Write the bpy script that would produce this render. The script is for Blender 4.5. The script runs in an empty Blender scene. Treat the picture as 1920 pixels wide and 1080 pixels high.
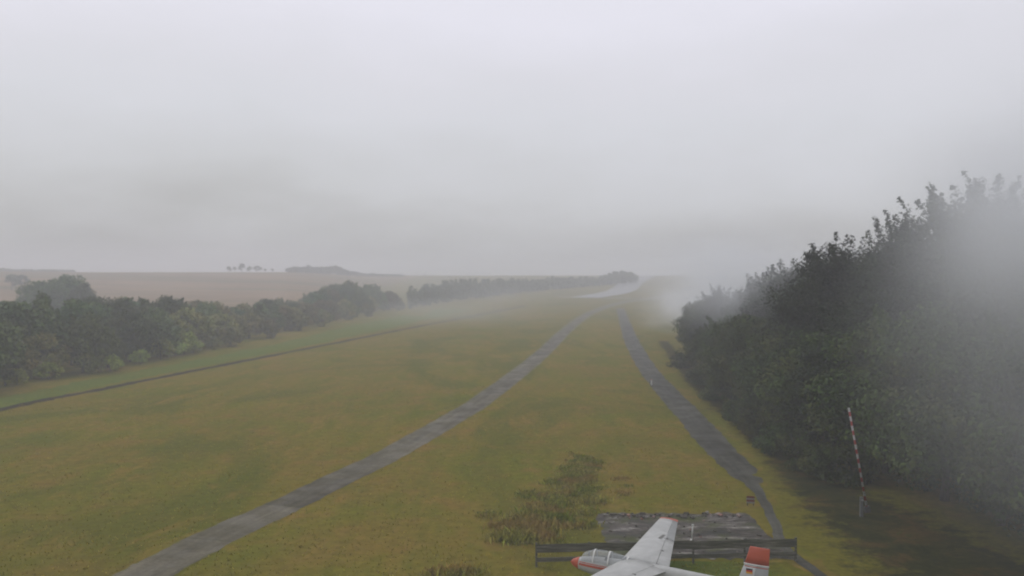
import bpy, bmesh, math, random
import numpy as np
from mathutils import Vector, Matrix

C = bpy.context.scene.collection
sc = bpy.context.scene
R = math.radians
CAM_H = 13.5
F = 1700.0          # focal length in pixels of the 1920 px wide photograph
HOR = 512.0

# ------------------------------------------------------------------ camera
cam_d = bpy.data.cameras.new('camera'); cam = bpy.data.objects.new('camera', cam_d); C.objects.link(cam)
cam.location = (0, 0, CAM_H)
cam.rotation_euler = (R(90) - math.atan(28 / F), 0, 0)
cam_d.sensor_width = 36; cam_d.lens = 36 * F / 1920
cam_d.clip_start = 0.1; cam_d.clip_end = 9000
cam_d.dof.use_dof = True; cam_d.dof.focus_distance = 16; cam_d.dof.aperture_fstop = 0.78
sc.camera = cam

# ------------------------------------------------------------------ world: closed grey overcast over a Nishita sky
SUN_EL, SUN_AZ = R(52), R(-35)
w = bpy.data.worlds.new("World"); sc.world = w; w.use_nodes = True
nt = w.node_tree; nt.nodes.clear()
out = nt.nodes.new('ShaderNodeOutputWorld'); bg = nt.nodes.new('ShaderNodeBackground')
sky = nt.nodes.new('ShaderNodeTexSky'); sky.sky_type = 'NISHITA'; sky.sun_disc = False
sky.sun_elevation = SUN_EL; sky.sun_rotation = SUN_AZ
sky.air_density = 1.0; sky.dust_density = 4.0
tc = nt.nodes.new('ShaderNodeTexCoord'); sep = nt.nodes.new('ShaderNodeSeparateXYZ')
nt.links.new(tc.outputs['Generated'], sep.inputs[0])
nz = nt.nodes.new('ShaderNodeTexNoise'); nz.inputs['Scale'].default_value = 2.2; nz.inputs['Detail'].default_value = 5
nz.inputs['Roughness'].default_value = 0.52
mp = nt.nodes.new('ShaderNodeMapping'); mp.inputs['Scale'].default_value = (1, 1, 2.6); mp.inputs['Location'].default_value = (3.1, 1.7, 0.4)
nt.links.new(tc.outputs['Generated'], mp.inputs[0]); nt.links.new(mp.outputs[0], nz.inputs['Vector'])
ma = nt.nodes.new('ShaderNodeMath'); ma.operation = 'MULTIPLY_ADD'
ma.inputs[1].default_value = 0.27; ma.inputs[2].default_value = -0.135
nt.links.new(nz.outputs['Fac'], ma.inputs[0])
ad = nt.nodes.new('ShaderNodeMath'); ad.operation = 'ADD'
nt.links.new(ma.outputs[0], ad.inputs[0]); nt.links.new(sep.outputs['Z'], ad.inputs[1])
cr = nt.nodes.new('ShaderNodeValToRGB')
els = [(0.0, (.445, .447, .445)), (.035, (.54, .545, .555)), (.07, (.63, .64, .665)), (.15, (.715, .725, .775)),
       (.21, (.75, .75, .81)), (.30, (.83, .825, .91)), (1.0, (.90, .90, .97))]
while len(cr.color_ramp.elements) < len(els): cr.color_ramp.elements.new(.5)
for e, (p, c) in zip(cr.color_ramp.elements, els): e.position = p; e.color = (*c, 1)
nt.links.new(ad.outputs[0], cr.inputs[0])
sc10 = nt.nodes.new('ShaderNodeVectorMath'); sc10.operation = 'SCALE'; sc10.inputs['Scale'].default_value = 10.0
nt.links.new(cr.outputs[0], sc10.inputs[0])
mx = nt.nodes.new('ShaderNodeMix'); mx.data_type = 'RGBA'; mx.inputs['Factor'].default_value = 0.97
nt.links.new(sky.outputs[0], mx.inputs[6]); nt.links.new(sc10.outputs[0], mx.inputs[7])
nt.links.new(mx.outputs[2], bg.inputs[0]); bg.inputs[1].default_value = 0.10
nt.links.new(bg.outputs[0], out.inputs[0])

# ------------------------------------------------------------------ sun, behind thick cloud
sd = bpy.data.lights.new('sun', 'SUN'); sun = bpy.data.objects.new('sun', sd); C.objects.link(sun)
sd.energy = 0.5; sd.angle = R(50); sd.color = (1, .98, .95)
sun.rotation_euler = (R(90) - SUN_EL, 0, -SUN_AZ + R(180))

sc.view_settings.view_transform = 'Standard'; sc.view_settings.look = 'None'
sc.view_settings.exposure = 0.0; sc.view_settings.gamma = 1
sc.cycles.max_bounces = 5; sc.cycles.diffuse_bounces = 2; sc.cycles.volume_bounces = 2
sc.cycles.transparent_max_bounces = 8
sc.cycles.volume_step_rate = 1.0; sc.cycles.volume_max_steps = 64

# ------------------------------------------------------------------ helpers
def tag(o, label=None, cat=None, group=None, kind=None):
    if label: o['label'] = label
    if cat: o['category'] = cat
    if group: o['group'] = group
    if kind: o['kind'] = kind
    return o
def empty(name, loc=(0, 0, 0), rz=0):
    o = bpy.data.objects.new(name, None); C.objects.link(o); o.location = loc; o.rotation_euler = (0, 0, rz)
    o.empty_display_size = .3
    return o
def mesh_obj(name, verts, faces, mat, parent=None, smooth=False, uvs=None):
    me = bpy.data.meshes.new(name); me.from_pydata([tuple(v) for v in verts], [], faces); me.update()
    if smooth: me.polygons.foreach_set('use_smooth', [True] * len(me.polygons))
    if uvs is not None:
        ul = me.uv_layers.new(name='UVMap')
        for l in me.loops: ul.data[l.index].uv = uvs[l.vertex_index]
    me.materials.append(mat)
    o = bpy.data.objects.new(name, me); C.objects.link(o)
    if parent: o.parent = parent
    return o
def quads_obj(name, V, mat, parent=None, tri=False):
    """V: (n,4,3) or (n,3,3) array of loose faces"""
    n, k = V.shape[0], V.shape[1]
    me = bpy.data.meshes.new(name)
    me.vertices.add(n * k); me.vertices.foreach_set('co', V.astype(np.float32).ravel())
    me.loops.add(n * k); me.loops.foreach_set('vertex_index', np.arange(n * k, dtype=np.int32))
    me.polygons.add(n); me.polygons.foreach_set('loop_start', np.arange(0, n * k, k, dtype=np.int32))
    me.polygons.foreach_set('loop_total', np.full(n, k, dtype=np.int32))
    me.update(); me.validate()
    me.materials.append(mat)
    o = bpy.data.objects.new(name, me); C.objects.link(o)
    if parent: o.parent = parent
    return o
class MB:
    def __init__(s): s.v = []; s.f = []
    def box(s, c, size, rot=None):
        b = len(s.v); M = rot or Matrix.Identity(3)
        for dz in (-.5, .5):
            for dx, dy in ((-.5, -.5), (.5, -.5), (.5, .5), (-.5, .5)):
                s.v.append(Vector(c) + M @ Vector((dx * size[0], dy * size[1], dz * size[2])))
        for q in ((3, 2, 1, 0), (4, 5, 6, 7), (0, 1, 5, 4), (1, 2, 6, 5), (2, 3, 7, 6), (3, 0, 4, 7)):
            s.f.append([b + i for i in q])
        return s
    def tube(s, pts, rad, n=10, cap=True):
        pts = [Vector(p) for p in pts]; rings = []
        for i, p in enumerate(pts):
            d = (pts[min(i + 1, len(pts) - 1)] - pts[max(i - 1, 0)]).normalized()
            u = d.orthogonal().normalized() if abs(d.z) > .9 else d.cross(Vector((0, 0, 1))).normalized()
            v = d.cross(u); r = rad[i] if isinstance(rad, (list, tuple)) else rad
            b = len(s.v)
            for k in range(n):
                a = 2 * math.pi * k / n
                s.v.append(p + u * math.cos(a) * r + v * math.sin(a) * r)
            rings.append(b)
        for a, b in zip(rings, rings[1:]):
            for k in range(n): s.f.append([a + k, a + (k + 1) % n, b + (k + 1) % n, b + k])
        if cap:
            s.f.append([rings[0] + k for k in range(n)][::-1]); s.f.append([rings[-1] + k for k in range(n)])
        return s
    def loft(s, rings, closed=True, cap=True):
        idx = []
        for r in rings:
            idx.append(len(s.v)); s.v += [Vector(p) for p in r]
        n = len(rings[0]); m = n if closed else n - 1
        for a, b in zip(idx, idx[1:]):
            for k in range(m): s.f.append([a + k, a + (k + 1) % n, b + (k + 1) % n, b + k])
        if cap:
            s.f.append([idx[0] + k for k in range(n)][::-1]); s.f.append([idx[-1] + k for k in range(n)])
        return s
    def build(s, name, mat, parent=None, smooth=False):
        return mesh_obj(name, s.v, s.f, mat, parent, smooth)

# ------------------------------------------------------------------ materials
def mat(name, col, rough=.7, spec=.3, metal=0):
    m = bpy.data.materials.new(name); m.use_nodes = True
    b = m.node_tree.nodes['Principled BSDF']
    b.inputs['Base Color'].default_value = (*col, 1); b.inputs['Roughness'].default_value = rough
    b.inputs['Specular IOR Level'].default_value = spec; b.inputs['Metallic'].default_value = metal
    return m
class NG:
    """tiny node helper"""
    def __init__(s, m): s.t = m.node_tree; s.b = s.t.nodes['Principled BSDF']
    def n(s, t, **k):
        x = s.t.nodes.new(t)
        for a, v in k.items(): setattr(x, a, v)
        return x
    def l(s, a, b): s.t.links.new(a, b)
    def coord(s, which='Object', scale=(1, 1, 1), rot=(0, 0, 0)):
        c = s.n('ShaderNodeTexCoord'); m = s.n('ShaderNodeMapping'); m.inputs['Scale'].default_value = scale
        m.inputs['Rotation'].default_value = rot
        s.l(c.outputs[which], m.inputs[0]); return m.outputs[0]
    def noise(s, vec, scale, detail=4, rough=.55, dist=0):
        x = s.n('ShaderNodeTexNoise'); x.inputs['Scale'].default_value = scale; x.inputs['Detail'].default_value = detail
        x.inputs['Roughness'].default_value = rough; x.inputs['Distortion'].default_value = dist
        if vec: s.l(vec, x.inputs['Vector'])
        return x.outputs['Fac']
    def ramp(s, f, els):
        x = s.n('ShaderNodeValToRGB')
        while len(x.color_ramp.elements) < len(els): x.color_ramp.elements.new(.5)
        for e, (p, c) in zip(x.color_ramp.elements, els):
            e.position = p; e.color = (*c, 1) if isinstance(c, tuple) else (c, c, c, 1)
        s.l(f, x.inputs[0]); return x.outputs[0]
    def mix(s, f, a, b, mode='MIX'):
        x = s.n('ShaderNodeMix', data_type='RGBA', blend_type=mode)
        for i, v in ((0, f), (6, a), (7, b)):
            if isinstance(v, (int, float)): x.inputs[i].default_value = v
            elif isinstance(v, tuple): x.inputs[i].default_value = (*v, 1)
            else: s.l(v, x.inputs[i])
        return x.outputs[2]
    def math(s, op, a, b=0, c=None):
        x = s.n('ShaderNodeMath', operation=op)
        for i, v in enumerate((a, b) if c is None else (a, b, c)):
            if isinstance(v, (int, float)): x.inputs[i].default_value = v
            else: s.l(v, x.inputs[i])
        return x.outputs[0]
    def bump(s, h, strength=.3, dist=.05):
        x = s.n('ShaderNodeBump'); x.inputs['Strength'].default_value = strength; x.inputs['Distance'].default_value = dist
        s.l(h, x.inputs['Height']); s.l(x.outputs[0], s.b.inputs['Normal'])
    def col(s, c): s.l(c, s.b.inputs['Base Color'])

RUN = math.atan2(260, 1000)     # rough heading of the taxiway, clockwise from +Y
def grass_mat():
    m = mat('grass', (.15, .14, .04), .95, .0); g = NG(m)
    v = g.coord('Object'); st = g.coord('Object', (1, .16, 1), (0, 0, R(-6)))
    wide = g.noise(v, .028, 6, .62, .8); mid = g.noise(v, .09, 6, .7, .6); fine = g.noise(v, 1.6, 5, .7)
    streak = g.noise(st, .55, 4, .6)
    base = g.ramp(wide, [(.32, (.095, .108, .012)), (.47, (.128, .122, .016)), (.60, (.155, .128, .020)), (.74, (.115, .115, .014))])
    base = g.mix(g.ramp(mid, [(.40, 0.0), (.62, 1.0)]), base, (.165, .118, .026))
    base = g.mix(g.math('MULTIPLY', g.ramp(streak, [(.42, 0.0), (.68, 1.0)]), .55), base, (.090, .105, .012))
    base = g.mix(g.ramp(g.noise(v, .35, 3, .5), [(.54, 0.0), (.70, .65)]), base, (.185, .115, .032))
    damp = g.noise(g.coord('Object', (.5, .22, 1), (0, 0, R(14))), .11, 5, .65, 1.2)
    base = g.mix(g.ramp(damp, [(.50, 0.0), (.60, .75)]), base, (.085, .092, .014))
    dry = g.noise(g.coord('Object', (.9, .35, 1), (0, 0, R(-20))), .30, 6, .75, .6)
    base = g.mix(g.ramp(dry, [(.54, 0.0), (.66, .8)]), base, (.20, .135, .034))
    base = g.mix(.75, base, g.ramp(fine, [(.25, .6), (.75, 1.4)]), 'MULTIPLY')
    g.col(base); g.bump(fine, .3, .08)
    return m
M_GRASS = grass_mat()
def verge_mat():
    m = mat('green_verge', (.09, .13, .035), .95, .0); g = NG(m); v = g.coord('Object')
    g.col(g.mix(.7, g.ramp(g.noise(v, .12, 5), [(.3, (.085, .12, .022)), (.7, (.12, .13, .024))]),
                g.ramp(g.noise(v, 1.4, 4, .7), [(.25, .55), (.75, 1.45)]), 'MULTIPLY')); return m
M_VERGE = verge_mat()
def field_mat():
    m = mat('stubble_field', (.28, .2, .14), .95, .0); g = NG(m)
    st = g.coord('Object', (.12, 1, 1)); v = g.coord('Object')
    band = g.noise(st, .028, 3, .5); f = g.noise(v, .05, 5, .6)
    c = g.ramp(band, [(.36, (.12, .11, .05)), (.46, (.21, .145, .080)), (.56, (.25, .17, .10)), (.64, (.14, .125, .06)), (.75, (.21, .155, .09))])
    g.col(g.mix(.6, c, g.ramp(f, [(.3, .7), (.7, 1.25)]), 'MULTIPLY')); return m
M_FIELD = field_mat()
def road_mat(name, a, b, joint=3.0, rough=(.32, .7), spec=.10, edge=99.0):
    m = mat(name, a, .5, spec); g = NG(m)
    c = g.n('ShaderNodeUVMap'); sx = g.n('ShaderNodeSeparateXYZ'); g.l(c.outputs[0], sx.inputs[0])
    v = g.coord('Object')
    n1 = g.noise(v, .35, 5, .65, .5); n2 = g.noise(v, 4.5, 4, .7)
    # slab joints across the way and one along its middle
    fr = g.math('FRACT', g.math('DIVIDE', sx.outputs[1], joint))
    j = g.math('LESS_THAN', fr, .035)
    slab = g.n('ShaderNodeTexWhiteNoise', noise_dimensions='1D'); g.l(g.math('FLOOR', g.math('DIVIDE', sx.outputs[1], joint)), slab.inputs['W'])
    base = g.mix(g.ramp(n1, [(.35, 0.0), (.65, 1.0)]), a, b)
    base = g.mix(.8, base, g.ramp(slab.outputs['Value'], [(0, .72), (1, 1.25)]), 'MULTIPLY')
    base = g.mix(.7, base, g.ramp(n2, [(.3, .6), (.7, 1.3)]), 'MULTIPLY')
    uvm = g.n('ShaderNodeMapping'); uvm.inputs['Scale'].default_value = (2.2, .11, 1); g.l(c.outputs[0], uvm.inputs[0])
    base = g.mix(.85, base, g.ramp(g.noise(uvm.outputs[0], 1.0, 4, .6), [(.36, .72), (.5, .97), (.64, 1.25)]), 'MULTIPLY')
    base = g.mix(g.math('MULTIPLY', j, .4), base, (.05, .055, .03))
    ed = g.math('ADD', g.math('ABSOLUTE', sx.outputs[0]), g.math('MULTIPLY_ADD', g.noise(v, 1.4, 4, .7), .9, -.45))
    base = g.mix(g.ramp(ed, [(edge - .25, 0.0), (edge + .12, 1.0)]) if edge < 1.2 else g.math('MULTIPLY', g.math('GREATER_THAN', ed, edge), .85), base, (.10, .10, .022))
    g.col(base)
    wet = g.ramp(g.noise(v, .5, 4, .6), [(.42, rough[0]), (.60, rough[1])])
    g.l(wet, g.b.inputs['Roughness'])
    g.bump(n2, .25, .02)
    return m
M_TAXI = road_mat('taxiway_concrete', (.075, .067, .042), (.12, .108, .075), 7.0, (.55, .9), .08, 1.32)
M_TRACK = road_mat('track_asphalt', (.048, .047, .036), (.082, .080, .064), 6.0, (.6, .9), .08, 1.45)
M_RUNWAY = road_mat('runway_wet', (.14, .145, .14), (.21, .215, .205), 6.0, (.3, .6), .25)
def earth_mat():
    m = mat('earth_path', (.09, .075, .055), .95, .0); g = NG(m); v = g.coord('Object')
    g.col(g.ramp(g.noise(v, .8, 5, .7), [(.3, (.022, .02, .015)), (.7, (.05, .042, .03))])); return m
M_EARTH = earth_mat()
M_FOOT = road_mat('footpath_gravel', (.06, .06, .048), (.09, .088, .07), 4.0, (.6, .9), .05)
def pad_mat():
    m = mat('weathered_pad', (.1, .1, .09), .8, .04); g = NG(m)
    st = g.coord('Object', (.35, 1, 1)); v = g.coord('Object')
    n = g.noise(st, 1.1, 6, .7, .8)
    c = g.ramp(n, [(.40, (.018, .018, .010)), (.46, (.045, .040, .030)), (.51, (.075, .066, .055)), (.56, (.11, .10, .088)), (.61, (.24, .225, .20))])
    c = g.mix(.8, c, g.ramp(g.noise(g.coord('Object', (.5, 2.4, 1)), 2.6, 6, .8), [(.38, .35), (.5, .95), (.62, 2.2)]), 'MULTIPLY')
    c = g.mix(g.ramp(g.noise(v, .45, 4, .6), [(.48, 0.0), (.62, .85)]), c, (.055, .065, .018))
    g.col(c); g.l(g.ramp(n, [(.4, .35), (.6, .8)]), g.b.inputs['Roughness']); g.bump(n, .6, .05); return m
M_PAD = pad_mat()
def leaf_mat(name, dark, light, yellow=None, spec=.12):
    m = mat(name, dark, .6, spec); g = NG(m)
    geo = g.n('ShaderNodeNewGeometry'); oi = g.n('ShaderNodeObjectInfo')
    v = g.coord('Object')
    c = g.mix(g.ramp(g.noise(v, .5, 3, .6), [(.38, 0.0), (.62, 1.0)]), dark, light)
    c = g.mix(.9, c, g.ramp(geo.outputs['Random Per Island'], [(0, .55), (1, 1.5)]), 'MULTIPLY')
    if yellow: c = g.mix(g.math('MULTIPLY', g.ramp(g.noise(v, .33, 2), [(.5, 0.0), (.62, 1.0)]), .6), c, yellow)
    h = g.n('ShaderNodeHueSaturation'); g.l(c, h.inputs['Color'])
    g.l(g.math('MULTIPLY_ADD', oi.outputs['Random'], .05, .475), h.inputs['Hue'])
    g.l(g.math('MULTIPLY_ADD', oi.outputs['Random'], .75, .65), h.inputs['Value'])
    g.col(h.outputs[0]); return m
L_DARK = leaf_mat('leaf_dark', (.034, .064, .020), (.066, .108, .030), (.10, .115, .03))
L_MID = leaf_mat('leaf_mid', (.062, .095, .030), (.105, .14, .040))
L_OLIVE = leaf_mat('leaf_olive', (.095, .105, .030), (.155, .145, .045), (.19, .135, .045))
L_PALE = leaf_mat('leaf_pale', (.15, .20, .03), (.27, .31, .05))
L_FOREST = leaf_mat('leaf_forest', (.010, .017, .006), (.024, .038, .010), None, .08)
L_WEED = leaf_mat('leaf_weed', (.18, .22, .03), (.30, .27, .06), (.34, .21, .07), .0)
def bark_mat():
    m = mat('bark', (.07, .06, .05), .9, .2); g = NG(m)
    g.col(g.ramp(g.noise(g.coord('Object', (4, 4, .8)), 2, 4), [(.3, (.04, .035, .03)), (.7, (.11, .095, .08))])); return m
M_BARK = bark_mat()

# ------------------------------------------------------------------ terrain
def sm(t): t = np.clip(t, 0, 1); return t * t * (3 - 2 * t)
def hgt(x, y):
    x = np.asarray(x, float); y = np.asarray(y, float)
    u = x / np.maximum(y, 60.0)
    k = sm((-u - .10) / .16)
    r = np.sqrt(x * x + y * y)
    lo = 10.8 * sm((y - 440) / 430)
    hi = 14.0 * sm((r - 250) / 470) + .5 * sm((-u - .3) / .3) * sm((r - 400) / 300)
    und = .35 * np.sin(x / 47 + 1.3) * np.sin(y / 61) * sm((r - 260) / 200)
    h = lo * (1 - k) + hi * k + und
    far = sm((r - 900) / 1600)
    return np.where(y > 0, h, 0) * (1 - .8 * far)
def hz(x, y): return float(hgt(x, y))
def grid_obj(name, xs, ys, zoff, m, keep=None):
    X, Y = np.meshgrid(xs, ys); Z = hgt(X, Y) + zoff
    V = np.stack([X, Y, Z], -1).reshape(-1, 3); nx = len(xs); fs = []
    for j in range(len(ys) - 1):
        for i in range(nx - 1):
            a = j * nx + i
            if keep is None or keep((xs[i] + xs[i + 1]) / 2, (ys[j] + ys[j + 1]) / 2): fs.append((a, a + 1, a + nx + 1, a + nx))
    return mesh_obj(name, V, fs, m, smooth=True)
def axis(lo, hi, fine_lo, fine_hi, step, grow=1.25):
    a = list(np.arange(fine_lo, fine_hi + .1, step)); s = step
    while a[-1] < hi: s *= grow; a.append(a[-1] + s)
    s = step
    while a[0] > lo: s *= grow; a.insert(0, a[0] - s)
    return a
tag(grid_obj('ground', axis(-3600, 3600, -420, 420, 12), axis(-300, 4200, 0, 1100, 12), 0, M_GRASS), kind='structure')

def catmull(P, n=12):
    P = [np.array(p, float) for p in P]; P = [2 * P[0] - P[1]] + P + [2 * P[-1] - P[-2]]; o = []
    for i in range(1, len(P) - 2):
        for t in np.linspace(0, 1, n, endpoint=False):
            a, b, c, d = P[i - 1:i + 3]
            o.append(.5 * ((2 * b) + (-a + c) * t + (2 * a - 5 * b + 4 * c - d) * t * t + (-a + 3 * b - 3 * c + d) * t ** 3))
    o.append(P[-2]); return np.array(o)
def ribbon(name, pts, m, zoff=.012, wob=.12, seed=1, n=14, norm=False):
    """pts: (x, y, half_width)"""
    P = catmull(pts, n); rng = np.random.default_rng(seed); V = []; UV = []; fs = []; L = 0
    K = 5; ph = rng.random(8) * 9
    for i, p in enumerate(P):
        d = P[min(i + 1, len(P) - 1)] - P[max(i - 1, 0)]; d = d[:2] / np.linalg.norm(d[:2]); nn = np.array([d[1], -d[0]])
        if i: L += np.linalg.norm(P[i][:2] - P[i - 1][:2])
        for k in range(K):
            s = -1 + 2 * k / (K - 1); e = 0
            if k in (0, K - 1): e = wob * (math.sin(L * 1.7 + ph[k]) + .7 * math.sin(L * .43 + ph[k + 1]) + .6 * rng.normal()) * .6
            q = p[:2] + nn * (p[2] * s + e); V.append((q[0], q[1], hz(q[0], q[1]) + zoff)); UV.append((s if norm else s * p[2], L))
    for i in range(len(P) - 1):
        for k in range(K - 1): a = i * K + k; fs.append((a, a + 1, a + K + 1, a + K))
    return mesh_obj(name, V, fs, m, uvs=UV)
def G(px, py, D=None):
    D = D or CAM_H * F / (py - HOR); return ((px - 960) * D / F, D)

# stubble field on the hillside behind the tree belt
def in_field(x, y):
    return x < -70 - .02 * y and y > 175 and math.hypot(x, y) < 980
o = grid_obj('stubble_field', list(np.arange(-900, 1, 12)), list(np.arange(168, 990, 12)), .10, M_FIELD, in_field)
tag(o, kind='structure')
# taxiway, track, runway, worn path, verge, pad
TAXI = [(-19.6, 25, 1.35), (-18.0, 33, 1.35), (*G(269, 1080), 1.36), (*G(411, 1005), 1.32), (*G(534, 949), 1.28), (*G(634, 900), 1.27), (*G(727, 855), 1.27), (*G(789, 820), 1.3), (*G(858, 780), 1.36), (*G(912, 745), 1.4), (*G(1011, 668), 1.5),
        (*G(1073, 610), 1.75), (*G(1115, 583), 2.2), (*G(1165, 568), 3.0), (*G(1225, 560), 3.2), (*G(1290, 552), 3.2)]
tag(ribbon('taxiway', TAXI, M_TAXI, .016, .06, 3), kind='structure')
TRACK = [(*G(1163, 578), 1.6), (*G(1170, 600), 1.5), (*G(1185, 640), 1.5), (*G(1212, 688), 1.35), (*G(1245, 728), 1.35), (*G(1292, 778), 1.35), (*G(1345, 838), 1.25), (*G(1392, 884), 1.05), (*G(1404, 897), .9), (*G(1413, 907), .6)]
FOOT = [(*G(1409, 903), .5), (*G(1430, 935), .32), (*G(1455, 985), .28), (*G(1482, 1035), .28), (14.2, 36, .3), (14.5, 24, .3)]
tag(ribbon('service_track', TRACK, M_TRACK, .016, .10, 5), kind='structure')
tag(ribbon('footpath', FOOT, M_FOOT, .012, .06, 15), kind='structure')
RW = [(38, 478, 8.0), (100 - 34, 560, 8.5), (140 - 50, 680, 9), (175 - 55, 820, 9), (205 - 60, 960, 9)]
tag(ribbon('runway', RW, M_RUNWAY, .14, .1, 7), kind='structure')
tag(ribbon('runway_apron', [(24, 488, 1.4), (34, 480, 2.2), (50, 473, 2.0), (76, 466, 1.5), (96, 452, 1.2)], M_RUNWAY, .10, .3, 8), kind='structure')
PATH = [(-52, 62, .7), (*G(0, 768), .7), (*G(200, 728), .7), (*G(380, 692), .7), (*G(580, 653), .75), (*G(780, 613), .8), (*G(890, 592), .9), (*G(985, 573), 1.1)]
tag(ribbon('dirt_path', PATH, M_EARTH, .012, .22, 9), kind='structure')
VERGE = [(-56, 62, 2.2), (*G(0, 757), 2.5), (*G(200, 714), 2.6), (*G(380, 680), 3.0), (*G(560, 644), 4), (*G(700, 612), 6), (*G(850, 580), 7)]
tag(ribbon('grass_verge', VERGE, M_VERGE, .006, .5, 10), kind='structure')
LITTER_SHADE = [(23, 26, 7.5), (20.6, 40, 6.2), (19.6, 50, 4.6), (19.3, 58, 3.0), (19.9, 66, 2.0), (20.6, 80, 1.6), (22.4, 110, 1.4), (25.2, 137, 1.4), (30, 180, 1.6)]  # litter strip widened and darkened, painting in the shade at the forest foot
def shaded_litter_mat():
    m = mat('shaded_litter', (.05, .04, .02), .95, 0); g = NG(m); v = g.coord('Object')
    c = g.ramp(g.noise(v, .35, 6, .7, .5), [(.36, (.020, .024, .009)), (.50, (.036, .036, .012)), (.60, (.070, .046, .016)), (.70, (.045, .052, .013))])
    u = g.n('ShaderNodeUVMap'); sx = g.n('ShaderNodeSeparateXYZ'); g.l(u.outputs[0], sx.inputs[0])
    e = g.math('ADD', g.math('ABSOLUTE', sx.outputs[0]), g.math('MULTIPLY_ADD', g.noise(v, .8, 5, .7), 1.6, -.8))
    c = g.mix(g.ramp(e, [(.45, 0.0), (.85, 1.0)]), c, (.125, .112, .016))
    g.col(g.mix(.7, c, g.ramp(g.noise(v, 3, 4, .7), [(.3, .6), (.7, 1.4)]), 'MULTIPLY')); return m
tag(ribbon('shaded_forest_floor', LITTER_SHADE, shaded_litter_mat(), .020, .45, 12, norm=True), kind='structure')
def lawn_mat():
    m = mat('green_lawn', (.08, .11, .02), .95, 0); g = NG(m); v = g.coord('Object')
    c = g.ramp(g.noise(v, .3, 5, .6), [(.35, (.055, .095, .016)), (.65, (.10, .115, .018))])
    u = g.n('ShaderNodeUVMap'); sx = g.n('ShaderNodeSeparateXYZ'); g.l(u.outputs[0], sx.inputs[0])
    e = g.math('ADD', g.math('ABSOLUTE', sx.outputs[0]), g.math('MULTIPLY_ADD', g.noise(v, .7, 5, .7), 1.6, -.8))
    c = g.mix(g.ramp(e, [(.4, 0.0), (.85, 1.0)]), c, (.125, .118, .017))
    g.col(g.mix(.7, c, g.ramp(g.noise(v, 2.2, 4, .7), [(.3, .6), (.7, 1.4)]), 'MULTIPLY')); return m
tag(ribbon('lawn_patch', [(6.6, 29, 5.5), (7.0, 34, 6.0), (7.4, 38, 6.0), (7.6, 42.3, 5.2)], lawn_mat(), .006, .4, 13, norm=True), kind='structure')
pv = []; rng = np.random.default_rng(4)
xs = np.linspace(4.7, 13.2, 24); ys = np.linspace(42.6, 50.7, 20)
V = []; fs = []
for j, y in enumerate(ys):
    for i, x in enumerate(xs):
        ex = rng.normal() * .09 if i in (0, 23) else 0; ey = rng.normal() * .12 if j in (0, 19) else 0
        V.append((x + ex, y + ey, .02))
for j in range(19):
    for i in range(23): a = j * 24 + i; fs.append((a, a + 1, a + 25, a + 24))
tag(mesh_obj('concrete_pad', V, fs, M_PAD), kind='structure')

# ------------------------------------------------------------------ foliage
def leaves(cent, size, rng, nrm=None, asp=.55):
    n = len(cent)
    N = rng.normal(size=(n, 3))
    if nrm is not None: N = N * .55 + nrm
    N /= np.linalg.norm(N, axis=1)[:, None] + 1e-9
    A = np.cross(N, rng.normal(size=(n, 3))); A /= np.linalg.norm(A, axis=1)[:, None] + 1e-9
    B = np.cross(N, A); s = size * rng.uniform(.6, 1.35, n)
    a = A * s[:, None]; b = B * (s * asp)[:, None]
    return np.stack([cent - a, cent + b - a * .1, cent + a, cent - b - a * .1], 1)
def crown_pts(rng, H, W, base, n, nclump, top=1.0, shoots=0, lump=.25, clr=.13, ls0=.2):
    """leaf centres and normals for a crown from z=base to z=H, width W"""
    P = []; Nn = []; hz_ = (H - base) / 2; mid = base + hz_
    lobes = rng.normal(size=(7, 3)); lobes /= np.linalg.norm(lobes, axis=1)[:, None]
    amp = rng.uniform(-lump, lump, 7)
    cs = []
    for i in range(nclump):
        d = rng.normal(size=3); d /= np.linalg.norm(d)
        if d[2] < -.3 and rng.random() < .45: d[2] = -d[2]
        rr = (rng.uniform(.35, 1) ** .5) * (1 + float(np.sum(amp * np.clip(lobes @ d, 0, 1) ** 3)))
        taper = 1 - .35 * max(d[2], 0) * (2 - top)
        c = np.array([d[0] * W / 2 * rr * taper, d[1] * W / 2 * rr * taper, mid + d[2] * hz_ * min(rr, 1.05)])
        cs.append((c, rng.uniform(.6, 1.3) * clr * W))
    tot = sum(r * r for _, r in cs)
    for c, r in cs:
        k = max(4, int(n * r * r / tot)); d = rng.normal(size=(k, 3)); d /= np.linalg.norm(d, axis=1)[:, None]
        q = d * (r * rng.uniform(.45, 1.08, k) ** .6)[:, None] * np.array([1.15, 1.15, .75])
        P.append(c + q); Nn.append(d * .9 + np.array([0, 0, .45]))
    for i in range(shoots):
        a = rng.uniform(0, 6.28); rr = rng.uniform(0, .75); th = rng.uniform(.1, .5)
        z0 = mid + hz_ * math.sqrt(max(0, 1 - rr * rr)) * .82
        p0 = np.array([math.cos(a) * rr * W / 2, math.sin(a) * rr * W / 2, z0])
        dr = np.array([math.cos(a) * th, math.sin(a) * th, 1.0]); L = rng.uniform(.08, .2) * H
        k = int(60 if ls0 > .15 else 130); t = rng.uniform(0, 1, k)
        q = p0 + dr * (t * L)[:, None] + rng.normal(size=(k, 3)) * (.055 * W * (1 - t * .85))[:, None] * .7
        P.append(q); Nn.append(rng.normal(size=(k, 3)))
    return np.concatenate(P), np.concatenate(Nn)
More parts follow.
